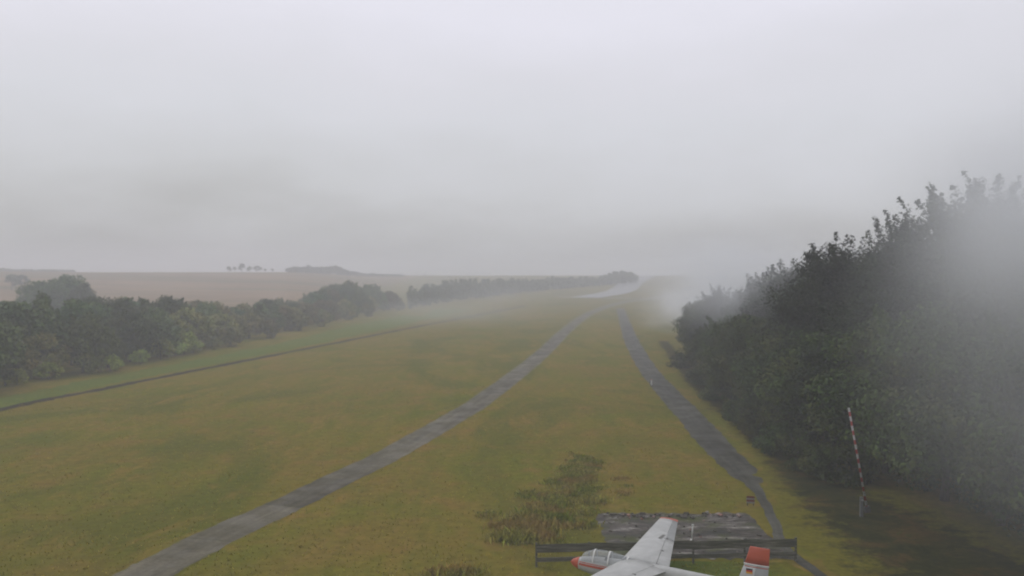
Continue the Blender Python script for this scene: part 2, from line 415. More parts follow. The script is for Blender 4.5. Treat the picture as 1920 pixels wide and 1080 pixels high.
def trunk_mb(rng, H, W, base, r):
    mb = MB(); lean = rng.normal(size=2) * .02 * H
    top = H * .82; pts = []
    for k in range(7):
        t = k / 6; pts.append((lean[0] * t + rng.normal() * .01 * H * (k > 0), lean[1] * t + rng.normal() * .01 * H * (k > 0), top * t - .15 * (k == 0)))
    mb.tube(pts, [r * (1.25 if k == 0 else 1) * (1 - .8 * k / 6) for k in range(7)], 8)
    for i in range(9):
        z = base * .7 + (top - base * .7) * (i + .3) / 9.5; a = i * 2.4 + rng.uniform(-.4, .4); L = W * .38 * (1 - .5 * i / 9) * rng.uniform(.8, 1.1)
        t = z / top; p = np.array([lean[0] * t, lean[1] * t, z]); d = np.array([math.cos(a), math.sin(a), .55])
        e = p + d * L * .5; f_ = p + d * L + np.array([0, 0, L * .25])
        mb.tube([p, e, f_], [r * .42 * (1 - t * .6), r * .25 * (1 - t * .6), r * .07], 6)
    return mb
def make_tree(name, H, W, base, nleaf, ls, lm, seed, nclump=70, top=1.0, shoots=0, lump=.25, tr=.16, clr=.13):
    rng = np.random.default_rng(seed); root = empty(name)
    trunk_mb(rng, H, W, base, tr).build('trunk', M_BARK, root, True)
    P, Nn = crown_pts(rng, H, W, base, nleaf, nclump, top, shoots, lump, clr, ls)
    P[:, 2] = np.maximum(P[:, 2], .08)
    quads_obj('crown', leaves(P, ls, rng, Nn), lm, root)
    return root
used = set()
def place(proto, x, y, s, sz=None, rz=0, label=None, cat='tree', group=None):
    if proto.name not in used: r = proto; used.add(proto.name); 
    else:
        r = proto.copy(); C.objects.link(r)
        for ch in list(proto.children):
            c = ch.copy(); C.objects.link(c); c.parent = r
    r.location = (x, y, hz(x, y) - .05); r.rotation_euler = (0, 0, rz); r.scale = (s, s, sz or s)
    tag(r, label, cat, group); return r

ORD = ['', 'first', 'second', 'third', 'fourth', 'fifth', 'sixth', 'seventh', 'eighth', 'ninth', 'tenth', 'eleventh', 'twelfth', 'thirteenth',
       'fourteenth', 'fifteenth', 'sixteenth', 'seventeenth', 'eighteenth', 'nineteenth', 'twentieth', 'twenty-first', 'twenty-second', 'twenty-third', 'twenty-fourth',
       'twenty-fifth', 'twenty-sixth', 'twenty-seventh', 'twenty-eighth', 'twenty-ninth', 'thirtieth'] + ['thirty-' + q for q in 'first second third fourth fifth sixth seventh eighth ninth'.split()] + ['fortieth'] + ['forty-' + q for q in 'first second third fourth fifth sixth seventh eighth ninth'.split()]

T = {}
T['round'] = make_tree('broadleaf_tree', 10, 8.5, 1.2, 6500, .24, L_DARK, 11, 80, shoots=5)
T['wide'] = make_tree('spreading_tree', 9, 10, 1.0, 7000, .25, L_DARK, 12, 90, shoots=6)
T['green'] = make_tree('bushy_tree', 8, 7, .5, 5500, .23, L_MID, 13, 70, shoots=4)
T['slim'] = make_tree('slender_tree', 10, 5, .8, 4500, .22, L_MID, 14, 60, top=.4, shoots=8)
T['olive'] = make_tree('olive_tree', 7, 7.5, .4, 5500, .23, L_OLIVE, 15, 70, shoots=4)
T['shrub'] = make_tree('pale_shrub', 2.4, 3.6, .0, 1800, .14, L_PALE, 16, 34, tr=.05)
T['oshrub'] = make_tree('olive_shrub', 3.0, 4.6, .0, 2400, .17, L_OLIVE, 17, 36, tr=.06)
T['hill'] = make_tree('field_tree', 6, 5.4, 1.9, 1500, .30, L_DARK, 18, 34, tr=.17)
T['hill2'] = make_tree('field_tree', 6, 4.0, 2.0, 1100, .30, L_DARK, 19, 26, tr=.15)

# left belt
rr = random.Random(5)
def foot(D):   # x of the belt's front foot line at depth D
    return float(np.interp(D, [60, 98, 115, 160, 241, 353, 478], [-57, -56.5, -56, -53, -48.5, -40, -29]))
SKY_X = [-60, 0, 200, 300, 375, 400, 470, 495, 520, 545, 570, 600, 625, 680, 722, 760, 800]
SKY_Y = [556, 562, 558, 553, 556, 571, 572, 560, 554, 563, 559, 545, 536, 529, 531, 537, 536]
def topz(x, D):  # height that carries the belt's skyline
    px = 960 + x * F / D; return max(3.0, CAM_H - (float(np.interp(px, SKY_X, SKY_Y)) - HOR) * D / F - hz(x, D))
WORD = {'round': 'dark round-crowned tree', 'wide': 'dark spreading tree', 'green': 'mid-green bushy tree', 'slim': 'slender pointed tree', 'olive': 'olive-brown rounded tree'}
rows = {0: ('front row', 4.0, 7.0), 1: ('middle row', 11.0, 8.0), 2: ('back row', 20.0, 9.0)}
for row, (rn, off, step) in rows.items():
    lst = []; D = 74 + 3 * row
    while D < 345:
        x = foot(D) - off + rr.uniform(-1.3, 1.3)
        if row == 0: kind = rr.choice(['green', 'green', 'green', 'slim', 'olive', 'wide'] if D < 150 else ['olive', 'green', 'olive', 'olive', 'slim'])
        else: kind = rr.choice(['round', 'wide', 'round', 'slim', 'green'] if D < 190 else ['green', 'olive', 'round', 'wide'])
        lst.append((x, D + rr.uniform(-1, 1), kind)); D += step * rr.uniform(.85, 1.2) * (1 + max(0, D - 160) / 300)
    lst = [t for t in lst if (t[0] / t[1]) * F + 960 > -70]
    for i, (x, D, kind) in enumerate(lst):
        H = {'round': 10, 'wide': 9, 'green': 8, 'slim': 10, 'olive': 7}[kind]; want = topz(x, D) * rr.uniform(.82, 1.04) * (rr.uniform(.55, .85) if row == 0 else 1)
        s = want / H; sw = max(s, .62) * rr.uniform(.95, 1.2)
        place(T[kind], x, D, sw, s, rr.uniform(0, 6.28), f"{WORD[kind]}, {ORD[i + 1]} from the left in the {rn} of the left belt",
              'tree', f"trees in the {rn} of the left tree belt")
# shrubs along its foot
shr = [(30, 722, .8, 0), (90, 712, .9, 0), (168, 700, 1.0, 1), (205, 697, .9, 0), (262, 683, .85, 0), (300, 674, 1.3, 0), (322, 668, 1.1, 0), (345, 664, 1.4, 0), (362, 661, 1.0, 0), (400, 655, .7, 1), (440, 650, 1.2, 1), (505, 634, 1.3, 1),
       (560, 620, 1.5, 1), (605, 612, 1.4, 1), (655, 600, 1.5, 1), (700, 594, 1.4, 1), (760, 582, 1.3, 1), (820, 573, 1.5, 1), (870, 566, 1.7, 1)]
ns = [0, 0]
for px, py, s, k in shr:
    x, D = G(px, py); x = min(x, foot(D) + 1.0); ns[k] += 1
    place(T['oshrub' if k else 'shrub'], x, D, s * (1.0 if k else 1.05), None, rr.uniform(0, 6),
          f"{'olive' if k else 'pale'} shrub, {ORD[ns[k]]} of its colour from the left along the tree belt", 'shrub', 'shrubs at the foot of the tree belt')
# seven trees on the hill crest, two on the slope, one lone
def on_line(px, py_top, D, proto, label, group=None, wf=1.0, cat='tree'):
    x = (px - 960) * D / F; H = CAM_H - (py_top - HOR) * D / F - hz(x, D)
    s = H / 6.2; return place(proto, x, D, s * wf, s, px * .37, label, cat, group)
HL = ['small round tree at the left end of the row of seven on the hill crest', 'thin tree just left of the tallest one in the row on the hill crest',
      'tallest tree of the row of seven on the hill crest', 'broad low tree right of the tallest one in the row on the hill crest',
      'widest tree of the row of seven on the hill crest', 'small tree second from the right in the row on the hill crest', 'isolated small tree at the right end of the row on the hill crest']
for (px, pt, wf, k), lab in zip([(429, 500, 1.0, 'hill'), (440, 499, .9, 'hill2'), (454, 495, .9, 'hill'), (468, 500, 1.1, 'hill'), (482, 499, 1.5, 'hill'), (497, 503, 1.2, 'hill2'), (511, 503, 1.4, 'hill2')], HL):
    on_line(px, pt, 655, T[k], lab, 'row of small trees on the hill crest', wf)
on_line(797, 514, 830, T['hill'], 'lone tiny tree on the skyline right of the copse', None, 1.0)
on_line(22, 516, 400, T['hill'], 'left of the two hazy trees standing in the field at the left edge', None, 1.0)
on_line(40, 513, 402, T['hill2'], 'right of the two hazy trees standing in the field at the left edge', None, 1.3)
# group of larger trees behind the belt at left
for i, (px, pt, D, k, adj) in enumerate([(70, 534, 235, 'wide', 'leftmost pale hazy tree'), (100, 527, 245, 'round', 'second hazy tree'), (128, 524, 240, 'wide', 'tallest hazy tree'), (160, 534, 232, 'round', 'rightmost hazy tree')]):
    x = (px - 960) * D / F; H = CAM_H - (pt - HOR) * D / F - hz(x, D); h0 = 9 if k == 'wide' else 10
    place(T[k], x, D, max(H / h0, .9), H / h0, i * 1.3, f"{adj} of the tall clump standing behind the belt at far left", 'tree', 'tall clump behind the belt')

# far woods read as one mass
def mass(name, spots, ls, lm, seed, label):
    rng = np.random.default_rng(seed); V = []
    for (x, y, h, wd) in spots:
        z0 = hz(x, y); P, Nn = crown_pts(rng, h, wd, 0, int(240 + 14 * h * wd), 22, lump=.3, clr=.17); P[:, 2] = np.maximum(P[:, 2], 0.1)
        V.append(leaves(P + np.array([x, y, z0]), ls, rng, Nn))
    o = quads_obj(name, np.concatenate(V), lm); tag(o, label, 'wood', kind='stuff'); return o
def skyline(pts, D, dpx, rng, jit=1.0, wid=1.6, rows=2):
    S = []; px = pts[0][0]
    while px <= pts[-1][0]:
        pt = np.interp(px, [a for a, _ in pts], [b for _, b in pts])
        for k in range(rows):
            d = D(px) + k * 8 + rng.uniform(-4, 4); x = (px - 960) * d / F; h = CAM_H - (pt - HOR) * d / F - hz(x, d)
            h = max(h, 1.5) * rng.uniform(.72, 1.05); S.append((x, d, h, dpx * d / F * wid * rng.uniform(.8, 1.3)))
        px += dpx * rng.uniform(.7, 1.2)
    return S
r2 = np.random.default_rng(21)
mass('hilltop_copse', skyline([(545, 501), (560, 500), (575, 499), (600, 501), (627, 497), (650, 506), (680, 513), (710, 514), (735, 516), (752, 518)], lambda p: np.interp(p, [545, 752], [690, 800]), 8, r2, rows=3), .5, L_DARK, 22, 'hazy dark copse on the crest of the stubble hill')
mass('distant_wood', skyline([(-80, 500), (0, 503), (30, 506), (52, 510), (75, 510), (95, 507), (110, 511), (125, 508), (137, 512)], lambda p: 690, 7, r2), .5, L_DARK, 23, 'faint wood on the skyline at the far left')
mass('hedgerow', skyline([(770, 538), (800, 533), (840, 526), (878, 518), (900, 524), (940, 520), (1000, 523), (1040, 518), (1090, 520), (1120, 519), (1140, 514), (1165, 506), (1185, 510), (1198, 522)],
     lambda p: np.interp(p, [770, 870, 1000, 1190], [345, 450, 560, 680]), 9, r2, rows=3), .5, L_MID, 24, 'hazy hedgerow running beside the runway towards the horizon')

# ------------------------------------------------------------------ right-hand forest edge
B = {}
B['a'] = make_tree('forest_tree', 18, 11, 1.2, 46000, .125, L_FOREST, 31, 170, shoots=12, tr=.3, clr=.12)
B['b'] = make_tree('forest_tree', 17, 12, .8, 46000, .125, L_FOREST, 32, 180, shoots=16, lump=.35, tr=.3, clr=.12)
B['c'] = make_tree('forest_tree', 18, 8, 1.0, 34000, .12, L_FOREST, 33, 140, top=.2, shoots=24, tr=.24, clr=.13)
L_EDGE = leaf_mat('leaf_edge', (.028, .044, .012), (.055, .080, .020), (.09, .09, .025), .05)
B['d'] = make_tree('forest_tree', 9, 8, .1, 24000, .12, L_EDGE, 34, 110, shoots=6, tr=.18, clr=.13)
FW = {'a': 'dark full-crowned forest tree', 'b': 'dark uneven-crowned forest tree', 'c': 'narrow dark forest tree', 'd': 'low dark forest tree'}
def redge(D): return float(np.interp(D, [25, 40, 50, 58, 64, 80, 110, 137, 180, 240, 340], [27.5, 24.5, 22.5, 21.5, 21.2, 21.2, 22.8, 27, 35, 50, 76]))
def rtop(D): return float(np.interp(D, [30, 45, 55, 62, 74, 85, 107, 118, 150, 200, 300], [18, 18.8, 19.0, 17.8, 16.2, 14.8, 14.0, 12.0, 9.0, 6.5, 5.5]))
FR = {0: ('outer row', 3.5, 5.0), 1: ('middle row', 8.5, 6.0), 2: ('inner row', 15.0, 8.0)}
for row, (rn, off, step) in FR.items():
    lst = []; D = 30 + 2 * row
    while D < (330 if row == 0 else 230):
        x = redge(D) + off + rr.uniform(-1, 1)
        k = rr.choice(['a', 'b', 'c'] if row else ['d', 'd', 'b', 'c']) if D < 125 else rr.choice(['d', 'd', 'c'])
        lst.append((x, D + rr.uniform(-1, 1), k)); D += step * rr.uniform(.85, 1.2) * (1 + max(0, D - 90) / 150)
    for i, (x, D, k) in enumerate(lst):
        H = {'a': 18, 'b': 17, 'c': 18, 'd': 9}[k]; want = rtop(D) * rr.uniform(.88, 1.03) * (.62 if row == 0 and D < 125 else 1)
        s = want / H; sw = s * (1.25 if D < 70 else 1.15)
        if k == 'c' and want < 12: sw *= 1.5
        if k == 'd': sw = max(.9, min(sw, 1.25))
        place(B[k], x, D, sw, s, rr.uniform(0, 6.28), f"{FW[k]}, {ORD[i + 1]} from the near end, {rn} of the right forest", 'tree', f"trees in the {rn} of the right-hand forest")
brm = [(1270, 690), (1300, 722), (1335, 752), (1372, 788), (1412, 822), (1455, 852), (1500, 882), (1545, 905)]
BS = make_tree('bramble_bush', 2.2, 4.4, 0, 3200, .13, L_EDGE, 41, 40, tr=.05)
for i, (px, py) in enumerate(brm):
    x, D = G(px, py); place(BS, x + .9, D, rr.uniform(.8, 1.15), None, i * 1.1, f"green bramble bush, {ORD[i + 1]} from the far end along the right forest foot", 'bush', 'bramble bushes along the forest foot')

# ------------------------------------------------------------------ tall weeds left of the glider
def weeds():
    rng = np.random.default_rng(51); V = []
    line = [(*G(985, 1012), 1.8, .7), (*G(1010, 985), 2.0, .7), (*G(1040, 950), 1.6, .5), (*G(1065, 915), 1.3, .4), (*G(1085, 885), 1.1, .32), (*G(1100, 862), .9, .25)]
    P = catmull([(a, b, c) for a, b, c, d in line], 8); Hs = np.interp(np.linspace(0, 1, len(P)), np.linspace(0, 1, len(line)), [d for *_, d in line])
    cs = []
    for p, h in zip(P, Hs):
        for k in range(4):
            cs.append((p[0] + rng.normal() * p[2] * .55, p[1] + rng.normal() * 1.1, h * rng.uniform(.3, 1.15)))
    for k in range(12): cs.append((rng.uniform(3.4, 8.0), rng.uniform(51.5, 60), rng.uniform(.12, .25)))
    cs.append((*G(850, 1085), .7)); cs.append((*G(820, 1082), .5)); cs.append((*G(875, 1080), .5))
    for cx, cy, h in cs:
        h *= .68; k = int(60 + 300 * h); q = rng.normal(size=(k, 3)) * np.array([.34, .34, 0]) * (.7 + h); q += np.array([cx, cy, 0])
        L = h * rng.uniform(.45, 1.15, k); lean = rng.normal(size=(k, 2)) * .35 * L[:, None]
        a = rng.uniform(0, 6.28, k); wv = np.stack([np.cos(a), np.sin(a), 0 * a], 1) * rng.uniform(.018, .045, k)[:, None]
        t = q + np.stack([lean[:, 0], lean[:, 1], L], 1); m_ = q + (t - q) * .5 + np.array([0, 0, .12]) * L[:, None]
        V.append(np.stack([q - wv, m_ - wv * 1.4, t, m_ + wv * 1.4], 1))
    return quads_obj('weeds', np.concatenate(V), L_WEED)
tag(weeds(), 'rank brownish weeds growing left of the concrete pad', 'weeds', kind='stuff')
def blades():
    rng = np.random.default_rng(61); n = 45000
    y = 33 + (rng.random(n) ** 1.5) * 75; x = (rng.uniform(-1, 1, n) * .60) * y
    tx = np.array([p[0] for p in catmull(TAXI[:12], 8)]); ty = np.array([p[1] for p in catmull(TAXI[:12], 8)])
    TF = TRACK + FOOT[1:]
    kx = np.array([p[0] for p in catmull(TF, 8)])[::-1]; ky = np.array([p[1] for p in catmull(TF, 8)])[::-1]
    ok = (np.abs(x - np.interp(y, ty, tx)) > 1.45) & (np.abs(x - np.interp(y, ky, kx)) > 1.6)
    ok &= ~((x > 4.6) & (x < 13.4) & (y > 42.3) & (y < 50.9)) & (x < np.interp(y, [26, 40, 50, 58, 80, 137], [15, 14, 15, 16.3, 19, 23.8]))
    x, y = x[ok], y[ok]; n = len(x)
    clump = np.sin(x * .9 + 2 * np.sin(y * .31)) * np.sin(y * .7 + x * .2); h = .03 + .05 * np.clip(clump, 0, 1) + .05 * rng.random(n)
    a = rng.uniform(0, 6.28, n); wv = np.stack([np.cos(a), np.sin(a), 0 * a], 1) * .035
    b = np.stack([x, y, np.full(n, .0)], 1); t = b + np.stack([rng.normal(size=n) * .04, rng.normal(size=n) * .04, h], 1)
    return quads_obj('grass_tufts', np.stack([b - wv, b + wv, t], 1), leaf_mat('tuft', (.20, .20, .03), (.29, .24, .05), None, 0.0))
tag(blades(), 'short tufts of olive grass over the airfield', 'grass', kind='stuff')

# ------------------------------------------------------------------ painted metal of the glider
def paint(name, col, dirt=.25, rough=.38):
    m = mat(name, col, rough, .5); g = NG(m); v = g.coord('Object', (1, .6, 1))
    n = g.noise(v, 1.3, 5, .65, .4)
    g.col(g.mix(1.0, col, g.ramp(n, [(.3, 1 - dirt), (.7, 1.0)]), 'MULTIPLY')); g.l(g.ramp(n, [(.35, rough + .2), (.7, rough)]), g.b.inputs['Roughness']); return m
P_WHITE = paint('aged_white_paint', (.43, .435, .41)); P_GREY = paint('grey_white_paint', (.27, .28, .265)); P_RED = paint('faded_red_paint', (.42, .078, .036), .15)
P_DARK = paint('dark_gap', (.10, .10, .08)); P_FRAME = paint('canopy_frame_paint', (.60, .60, .57), .1)
P_BLACK = mat('flag_black', (.03, .03, .03)); P_GOLD = mat('flag_gold', (.55, .30, .04)); P_FRED = mat('flag_red', (.40, .03, .02))
def glass_mat():
    m = mat('canopy_glass', (.40, .43, .43), .08, .5); NG(m).b.inputs['Alpha'].default_value = .40; return m
M_GLASS = glass_mat()
M_STEEL = mat('galvanised_steel', (.22, .23, .23), .5, .5, .6)

# local axes: +x nose, +y port (towards the camera side), +z up
gl = empty('glider', (5.25, 36.2, 1.66)); hd = math.atan2(.40, -.916)
gl.rotation_euler = (R(2.2), R(0.0), hd)
gl.rotation_euler = (Matrix.Rotation(hd, 3, 'Z') @ Matrix.Rotation(R(-2.9), 3, 'Y') @ Matrix.Rotation(R(4.2), 3, 'X')).to_euler()
tag(gl, 'white display glider with red nose, red wingtips and red-topped fin above the green grass', 'glider')
def fus(x):
    X = [-4.75, -4.3, -3.2, -2.0, -1.0, -.2, .6, 1.3, 2.0, 2.45, 2.75, 2.95, 3.06]
    Wd = [.09, .12, .17, .22, .28, .33, .34, .34, .32, .27, .20, .12, .015]
    Hh = [.14, .17, .21, .26, .33, .40, .42, .41, .37, .30, .22, .13, .015]
    Zc = [.02, 0, -.02, -.05, -.10, -.16, -.22, -.25, -.26, -.26, -.26, -.265, -.27]
    return float(np.interp(x, X, Wd)), float(np.interp(x, X, Hh)), float(np.interp(x, X, Zc))
def ring(x, n=28, k=1.0, e=2.3):
    a_, b_, c_ = fus(x); r = []
    for i in range(n):
        t = 2 * math.pi * i / n; cx, sx = math.cos(t), math.sin(t)
        r.append((x, a_ * k * math.copysign(abs(cx) ** (2 / e), cx), c_ + b_ * k * math.copysign(abs(sx) ** (2 / e), sx)))
    return r
MB().loft([ring(x) for x in np.concatenate([np.linspace(-4.75, 2, 40), np.linspace(2.05, 2.66, 8)])]).build('fuselage', P_WHITE, gl, True)
MB().loft([ring(x, k=1.012) for x in np.linspace(2.66, 3.06, 10)]).build('nose_cone', P_RED, gl, True)
def can(x):     # canopy section above the fuselage shoulder
    t = (2.6 - x) / 2.3; b = math.sin(math.pi * min(max(t, 0), 1) ** .62) ** .75 if 0 < t < 1 else 0
    a_, b_, c_ = fus(x); return a_ * .97, c_ + b_ * .55, b_ * .45 + .30 * b
def cring(x, k=1.0, n=17):
    a_, z0, h = can(x); return [(x, a_ * k * math.cos(math.pi * i / (n - 1)) * (1 - .12 * math.sin(math.pi * i / (n - 1))), z0 + h * k * math.sin(math.pi * i / (n - 1))) for i in range(n)]
MB().loft([cring(x) for x in np.linspace(2.56, .35, 26)], closed=False, cap=False).build('canopy', M_GLASS, gl, True)
for xf in (2.02, 1.38, .62):
    MB().loft([cring(xf + .028, 1.015), cring(xf + .03, 1.05), cring(xf - .03, 1.05), cring(xf - .028, 1.015)], closed=False, cap=False).build('canopy_frame', P_FRAME, gl)
# cockpit interior seen through the glass: seats
for xs_ in (1.65, .95):
    mb = MB(); mb.box((xs_ - .12, 0, .0), (.10, .42, .50), Matrix.Rotation(R(-14), 3, 'Y')).build('seat', mat('seat_cloth', (.12, .11, .10)), gl)
# side stripes following the hull
for s, z0, z1 in ((1, -.13, -.16), (1, -.19, -.28), (-1, -.13, -.16), (-1, -.19, -.28)):
    rings = []
    for x in np.linspace(2.62, .2, 24):
        a_, b_, c_ = fus(x); r = []
        for z in np.linspace(z0, z1, 4):
            q = min(abs((z - c_) / b_), .99); r.append((x, s * (a_ * (1 - q ** 2.3) ** (1 / 2.3) + .006), z))
        rings.append(r)
    MB().loft(rings, closed=False, cap=False).build('stripe', P_RED, gl)
def airfoil(c, t, n=18, x0=0.0, x1=1.0):
    """section points as (chordwise 0=LE..1=TE, z) closed loop between x0..x1"""
    def th(u): return 5 * t * (.2969 * math.sqrt(u) - .126 * u - .3516 * u * u + .2843 * u ** 3 - .1015 * u ** 4)
    us = [x0 + (x1 - x0) * (1 - math.cos(math.pi * i / (n - 1))) / 2 for i in range(n)]
    up = [(u * c, (th(u) + .035 * math.sin(math.pi * u)) * c) for u in us]
    dn = [(u * c, (-th(u) * .75 + .035 * math.sin(math.pi * u)) * c) for u in us]
    return up + dn[::-1]
# wing planform by span fraction: (LE x, chord); forward swept, tapered
SP = 7.9
def plan(f): return .98 + .30 * f, 1.98 - 1.12 * f     # LE station, chord
def wsec(s, f, x0, x1, th=.14, dz=0):
    le, c = plan(f); y = s * (.24 + f * (SP - .24)); z = .10 + (f * SP) * math.tan(R(2.6)) + dz
    return [(le - a, y, z + b) for a, b in airfoil(c, th * (1 - .25 * f), 18, x0, x1)]
def wing(s, nm='wing'):
    fl = np.linspace(0, 1, 15)
    def sgn(r): return r if s > 0 else [p for p in r[::-1]]
    wg = MB().loft([wsec(s, f, 0, .735) for f in np.linspace(-.02, .955, 14)]).build('wing', P_WHITE, gl, True)
    MB().loft([wsec(s, f, .745, 1) for f in np.linspace(.0, .50, 8)]).build('flap', P_WHITE, wg, True)
    MB().loft([wsec(s, f, .745, 1) for f in np.linspace(.505, .955, 8)]).build('aileron', P_GREY, wg, True)
    tips = [wsec(s, f, 0, 1, th=.14 * k) for f, k in ((.957, 1), (.975, .92), (.99, .7), (1.0, .35), (1.004, .08))]
    MB().loft(tips).build('wingtip', P_RED, wg, True)
    # airbrake slot and hinge fairings
    le, c = plan(.52); y = s * (.24 + .52 * (SP - .24)); z = .10 + .52 * SP * math.tan(R(2.6)) + .085 * c
    MB().box((le - .60 * c, y, z), (.14, .80, .012)).build('airbrake_slot', P_DARK, wg)
    for f in (.505, .25):
        le, c = plan(f); y = s * (.24 + f * (SP - .24)); z = .10 + f * SP * math.tan(R(2.6)) + .055 * c
        MB().box((le - .75 * c, y, z), (.16, .035, .05)).build('hinge', P_DARK, wg)
    return wg
wing(1); wing(-1)
# fin with rudder, red cap and flag
def fsec(z, x0, x1, le, te, th=.11):
    c = le - te
    return [(le - a, b, z) for a, b in airfoil_sym(c, th, x0, x1)]
def airfoil_sym(c, t, x0, x1, n=12):
    def th(u): return 5 * t * (.2969 * math.sqrt(u) - .126 * u - .3516 * u * u + .2843 * u ** 3 - .1015 * u ** 4)
    us = [x0 + (x1 - x0) * (1 - math.cos(math.pi * i / (n - 1))) / 2 for i in range(n)]
    return [(u * c, th(u) * c) for u in us] + [(u * c, -th(u) * c) for u in us[::-1]]
FZ0, FZ1, FRED = .05, 1.58, .88
def fle(z): return float(np.interp(z, [FZ0, FRED, FZ1], [-3.68, -3.95, -4.12]))
FTE = -4.86
fin = MB().loft([fsec(z, 0, .50, fle(z), FTE) for z in (FZ0, .4, FRED)]).build('fin', P_WHITE, gl, True)
rd = MB().loft([fsec(z, .51, 1, fle(z), FTE) for z in (-.12, .4, FRED)]).build('rudder', P_GREY, gl, True)
MB().loft([fsec(z, 0, 1, fle(z), FTE, t) for z, t in ((FRED + .05, .11), (1.2, .11), (FZ1 - .05, .105), (FZ1, .05))]).build('fin_cap', P_RED, gl, True)
MB().loft([fsec(z, 0, 1, fle(z) + .03, FTE - .01, .125) for z in (FRED, FRED + .05)]).build('fin_band', P_FRAME, gl, True)
MB().loft([fsec(z, 0.05, .98, fle(z) + .01, FTE, .118) for z in (FRED - .075, FRED - .045)]).build('fin_stripe', P_RED, fin, True)
for k, m_ in enumerate((P_BLACK, P_FRED, P_GOLD)):
    mb = MB()
    for s in (1, -1): mb.box((-4.16, s * .068, .74 - .065 * k - .03), (.24, .006, .065))
    mb.build('flag', m_, fin)
for s in (1, -1):
    tp = MB().loft([[(le - a, s * y, .12 + .02 * y + b) for a, b in airfoil_sym(le - te, .10, 0, .55)] for y, le, te in ((.06, -3.80, -4.80), (1.6, -4.07, -4.65))]).build('tailplane', P_WHITE, gl, True)
    MB().loft([[(le - a, s * y, .12 + .02 * y + b) for a, b in airfoil_sym(le - te, .10, .56, 1)] for y, le, te in ((.06, -3.80, -4.80), (1.6, -4.07, -4.65))]).build('elevator', P_GREY, tp, True)
MB().tube([(.25, -.05, -.62), (.25, .05, -.62)], .17, 18).build('wheel', mat('rubber', (.03, .03, .03)), gl)
# stand under the glider
st = empty('display_stand', (5.35, 36.2, 0)); st.rotation_euler = (0, 0, hd); tag(st, 'grey steel stand carrying the glider on two posts', 'stand')
for x, zt in ((1.2, 1.02), (-1.6, 1.18)):
    MB().tube([(x, 0, 0), (x, 0, zt)], .07, 12).build('post', M_STEEL, st, True)
    MB().box((x, 0, zt + .03), (.28, .55, .05)).build('cradle', M_STEEL, st)
MB().box((-.2, 0, .04), (3.4, .5, .08)).build('base_plate', M_STEEL, st)

# ------------------------------------------------------------------ plank fence behind the glider
def wood_mat():
    m = mat('weathered_wood', (.09, .09, .08), .85, .2); g = NG(m)
    g.col(g.ramp(g.noise(g.coord('Object', (.4, 6, 6)), 2.2, 5, .7), [(.36, (.045, .046, .03)), (.5, (.085, .085, .062)), (.62, (.16, .15, .12))])); return m
M_WOOD = wood_mat()
FX0, FX1, FY0, FY1 = G(1006, 1066)[0], 13.3, 41.45, 42.3
fen = empty('plank_fence', (FX0, FY0, 0), math.atan2(FY1 - FY0, FX1 - FX0)); FL = math.hypot(FX1 - FX0, FY1 - FY0)
tag(fen, 'low weathered grey fence of two wide planks running behind the glider', 'fence')
for k in range(6):
    MB().box((FL * k / 5, 0, .53), (.09, .09, 1.16)).build('post', M_WOOD, fen)
for z, hh, y in ((.88, .38, -.062), (.36, .20, -.062)):
    for k in range(5):
        MB().box((FL * (k + .5) / 5, y - .003 * (k % 2), z + .012 * ((k * 7) % 3 - 1)), (FL / 5 + .03 - .05 * (k % 2), .03, hh), Matrix.Rotation(R(.5 * ((k * 5) % 3 - 1)), 3, 'Y')).build('plank', M_WOOD, fen)

# ------------------------------------------------------------------ small things
M_RDULL = mat('faded_red_board', (.13, .035, .025), .8, .1); M_WDULL = mat('dirty_white_board', (.19, .18, .16), .8, .1)
M_WPAINT = mat('white_post_paint', (.62, .62, .58), .5); M_YEL = mat('yellow_paint', (.42, .34, .06), .6); M_RPAINT = mat('red_board_paint', (.40, .07, .04), .5)
x, y = G(1297, 1030); mp_ = empty('marker_pole', (x, y, .02)); mp_.rotation_euler = (0, R(5), 0)
tag(mp_, 'thin white pole with a ball joint and yellow foot on the dark pad', 'pole')
MB().tube([(0, 0, 0), (0, 0, .34)], .035, 10).build('foot', M_YEL, mp_, True)
mb = MB(); mb.tube([(0, 0, .30), (0, 0, .33), (0, 0, .37), (0, 0, .41), (0, 0, .44)], [.03, .07, .085, .07, .03], 12).build('ball_joint', M_WPAINT, mp_, True)
MB().tube([(0, 0, .42), (0, 0, 1.10)], .032, 10).build('shaft', M_WPAINT, mp_, True)
MB().tube([(0, 0, 1.08), (0, 0, 1.15)], .055, 10).build('cap', M_WPAINT, mp_, True)
x, y = G(1409, 950); bd = empty('marker_board', (x, y, 0), R(-12)); tag(bd, 'small red and white striped board at the near end of the track', 'marker board')
for s in (-.17, .17): MB().box((s, 0, .22), (.05, .05, .44)).build('leg', M_WOOD, bd)
for k in range(4): MB().box((0, -.04, .20 + .105 * k), (.46, .03, .10)).build('red_stripe' if k % 2 else 'white_stripe', M_RDULL if k % 2 else M_WDULL, bd)
x, y = G(1222, 722); sk = empty('marker_stake', (x, y, 0)); tag(sk, 'short white stake in the grass left of the track', 'stake')
MB().box((0, 0, .30), (.12, .08, .62)).build('stake', M_WPAINT, sk); MB().box((0, 0, .64), (.15, .11, .06)).build('cap', M_RPAINT, sk)
